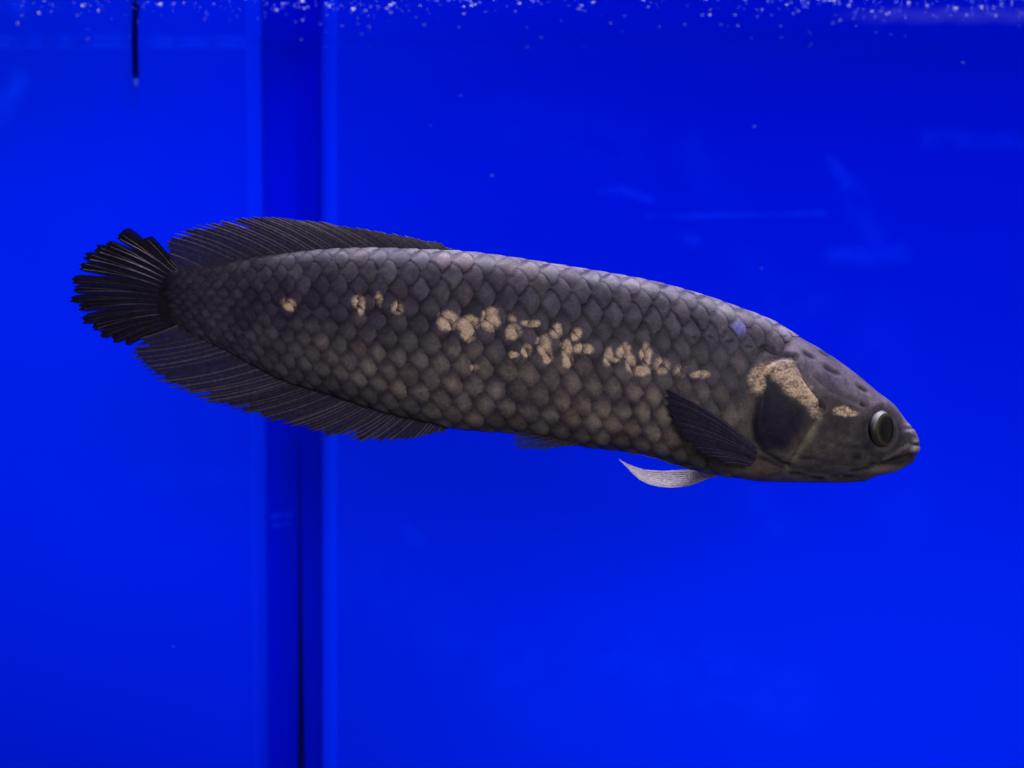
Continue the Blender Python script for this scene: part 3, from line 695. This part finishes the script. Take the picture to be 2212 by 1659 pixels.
for j in range(1, n - 1):
    q = j / (n - 1); V, F, C = [], [], []
    for i in range(12):
        p = edge_up[i] * (1 - q) + edge_lo[i] * q; y = 29.0 + (130 - 60 * q) * min(1, i / 5) + 6 * math.sin(q * 3.1)
        for a in range(5):
            an = 2 * math.pi * a / 5; rr = 0.8 * (1 - 0.6 * i / 11)
            gx, gz = unseen(p[0], p[1] + rr * math.cos(an), y); V.append(((gx - 1106) * K, (y + rr * math.sin(an)) * K, (829.5 - gz) * K)); C.append(tuple(lin((160, 152, 160))) + (1.0,))
    for i in range(11):
        for a in range(5): F.append((i * 5 + a, i * 5 + (a + 1) % 5, (i + 1) * 5 + (a + 1) % 5, (i + 1) * 5 + a))
    mesh_obj('fin_ray', V, F, M_ray, far, np.array(C))
# pelvic fin
n = 8
pb = resample([(1200, 938), (1222, 948), (1240, 961)], n); pt_ = resample([(1094, 934), (1098, 944), (1103, 958), (1107, 972), (1165, 972)], n)
fin('pelvic_fin', pb, pt_, lambda k, s: -34 - 3 * s, (34, 31, 42), (34, 42, 84), (40, 36, 46), (36, 46, 92), [0.9, .94, .95, .9, .85, .88, .95, .9], 1.6, 0.9, 0.02, 0.7, 0.08, label='small pelvic fin with a see-through lower edge')

# ------------------------------------------------------------------ rod hanging from the surface
rod = empty('hanging_rod', wpt(302, 177, -0.012)); tag(rod, 'thin dark rod hanging down through the water surface at upper left', 'rod')
def tube(name, pts, rads, mat, parent, n=16):
    V, F = [], []
    for (x, y, z), r in zip(pts, rads):
        for j in range(n): a = 2 * math.pi * j / n; V.append((x + r * math.cos(a), y + r * math.sin(a), z))
    for i in range(len(pts) - 1):
        for j in range(n): F.append((i * n + j, i * n + (j + 1) % n, (i + 1) * n + (j + 1) % n, (i + 1) * n + j))
    F += [tuple(range(n)), tuple((len(pts) - 1) * n + j for j in range(n))[::-1]]
    return mesh_obj(name, V, F, mat, parent)
tube('shaft', [(0, 0, 0.0), (-0.0001, 0, 0.004), (-0.0012, 0, 0.05), (-0.002, 0, 0.14)], [0.0018, 0.0024, 0.0024, 0.0024], M_rod, rod)
tube('tip', [(0.0002, 0, -0.006), (0.0002, 0, -0.005), (0.0001, 0, -0.002), (0, 0, 0.0)], [0.0006, 0.0018, 0.0022, 0.0021], M_tip, rod)

# ------------------------------------------------------------------ air bubbles under the water surface and specks in the water
def bubble_material(name, white, opac):
    t = NT(name); p = principled(t, white, 0.15, 0.6)
    tp = t.n('ShaderNodeBsdfTransparent'); m = t.n('ShaderNodeMixShader'); m.inputs[0].default_value = opac
    t.t.links.new(tp.outputs[0], m.inputs[1]); t.t.links.new(p, m.inputs[2]); return t.done(m.outputs[0])
MB = [bubble_material('bubble_bright', (0.5, 0.52, 0.62, 1), 0.6), bubble_material('bubble_pale', (0.25, 0.3, 0.6, 1), 0.3), bubble_material('bubble_faint', (0.12, 0.18, 0.6, 1), 0.22)]
def ball(r, flat):
    V, F = [(0, 0, r * flat)], []; nl, nm = 4, 8
    for i in range(1, nl):
        for j in range(nm):
            a = math.pi * i / nl; b = 2 * math.pi * j / nm; V.append((r * math.sin(a) * math.cos(b), r * math.sin(a) * math.sin(b), r * flat * math.cos(a)))
    V.append((0, 0, -r * flat)); e = len(V) - 1
    for j in range(nm):
        F.append((0, 1 + j, 1 + (j + 1) % nm)); F.append((e, e - 1 - j, e - 1 - (j + 1) % nm))
    for i in range(nl - 2):
        for j in range(nm): F.append((1 + i * nm + j, 1 + (i + 1) * nm + j, 1 + (i + 1) * nm + (j + 1) % nm, 1 + i * nm + (j + 1) % nm))
    return V, F
protos = []
for m in MB:
    for fl in (0.6, 0.85):
        me = bpy.data.meshes.new('air_bubble'); v, f = ball(1.0, fl); me.from_pydata(v, [], f); me.polygons.foreach_set('use_smooth', [True] * len(f)); me.materials.append(m); me.update(); protos.append(me)
cand = []
for i in range(900):
    px = random.uniform(-40, 2260)
    if px < 560 and random.random() < 0.45: continue
    py = -10 + abs(random.gauss(0, 1)) * (22 if random.random() < 0.75 else 48)
    py = min(py, 100)
    depth_k = 737.5 / (829.5 - py) * (DIST + YW) if py < 88 else (DIST + YW - 0.012)     # distance at which the surface shows there
    r = math.exp(random.gauss(math.log(0.00033), 0.5))
    r = min(r, 0.00075); bright = random.random(); fall = min(1, max(0, (py - 5) / 70))
    mi = 0 if bright > 0.66 + 0.34 * fall else (1 if bright > 0.30 + 0.3 * fall else 2)
    cand.append((r, px, py, depth_k, mi))
cand.sort(key=lambda q: -q[0])
sV, sF = [], []
for i, (r, px, py, dk_, mi) in enumerate(cand):
    x = (px - 1106) / (2212 * LENS / 36.0) * dk_; y = dk_ - DIST; z = min((829.5 - py) / (2212 * LENS / 36.0) * dk_, ZS) - r * 0.7
    if i < 290:
        o = bpy.data.objects.new('air_bubble', protos[mi * 2 + (i % 2)]); col.objects.link(o); o.location = (x, y, z); o.scale = (r * random.uniform(1.5, 2.8), r, r * 0.6)
        o.rotation_euler = (0, math.radians(random.uniform(2, 16)), 0)
        tag(o, 'tiny pale air bubble floating just under the water surface', 'bubble', 'air bubbles under the water surface')
    else:
        v, f = ball(r, 0.8); n0 = len(sV); sV += [(x + a, y + b, z + c) for a, b, c in v]; sF += [tuple(n0 + q for q in g) for g in f]
o = mesh_obj('small_bubbles', sV, sF, MB[1]); tag(o, 'finest air bubbles scattered under the water surface', 'bubbles', kind='stuff')
SPECKS = [(995, 206, 1.4), (1063, 379, 1.6), (930, 272, 1.0), (1630, 273, 1.5), (1645, 580, 1.3), (2080, 135, 1.4), (375, 1397, 1.2), (190, 84, 2.0)]
for i, (px, py, s_) in enumerate(SPECKS):
    dd = DIST + 0.30 + 0.03 * math.sin(i * 2.1); u_ = dd / (2212 * LENS / 36.0)
    o = bpy.data.objects.new('drifting_speck', protos[4 + (i % 2)]); col.objects.link(o)
    o.location = ((px - 1106) * u_, dd - DIST, (829.5 - py) * u_); o.scale = (0.0009 * s_, 0.0006 * s_, 0.0005 * s_)
    tag(o, 'pale speck drifting in the blue water', 'speck', 'specks drifting in the water')

# ------------------------------------------------------------------ added pale sheet imitating a reflection in the surface at the right
V, F, C = [], [], []; nx, ny = 40, 8
for j in range(ny):
    for i in range(nx):
        px = 1770 + 560 * i / (nx - 1); q = j / (ny - 1); y = 0.246 + 0.046 * q + 0.004 * math.sin(i * 0.9)
        V.append(((px - 1106) * K * (DIST + y) / DIST, y, ZS - 0.0016 + 0.0002 * math.sin(i * 1.7 + j)))
        a_ = float(sstep(0, 0.35, i / (nx - 1))) * math.sin(math.pi * q) * (0.75 + 0.25 * math.sin(i * 1.3) * math.sin(i * 0.37 + j))
        C.append((0.35, 0.38, 0.55, max(0.0, a_)))
for j in range(ny - 1):
    for i in range(nx - 1): F.append((j * nx + i, j * nx + i + 1, (j + 1) * nx + i + 1, (j + 1) * nx + i))
M_reflection_sheet = fin_material('painted_reflection', 0.03, 0.6, 0.5, 120)
reflection_sheet = mesh_obj('pale_reflection', V, F, M_reflection_sheet, None, np.array(C)); tag(reflection_sheet, 'added pale sheet imitating a reflection in the water surface at right', 'pale_reflection', kind='stuff')
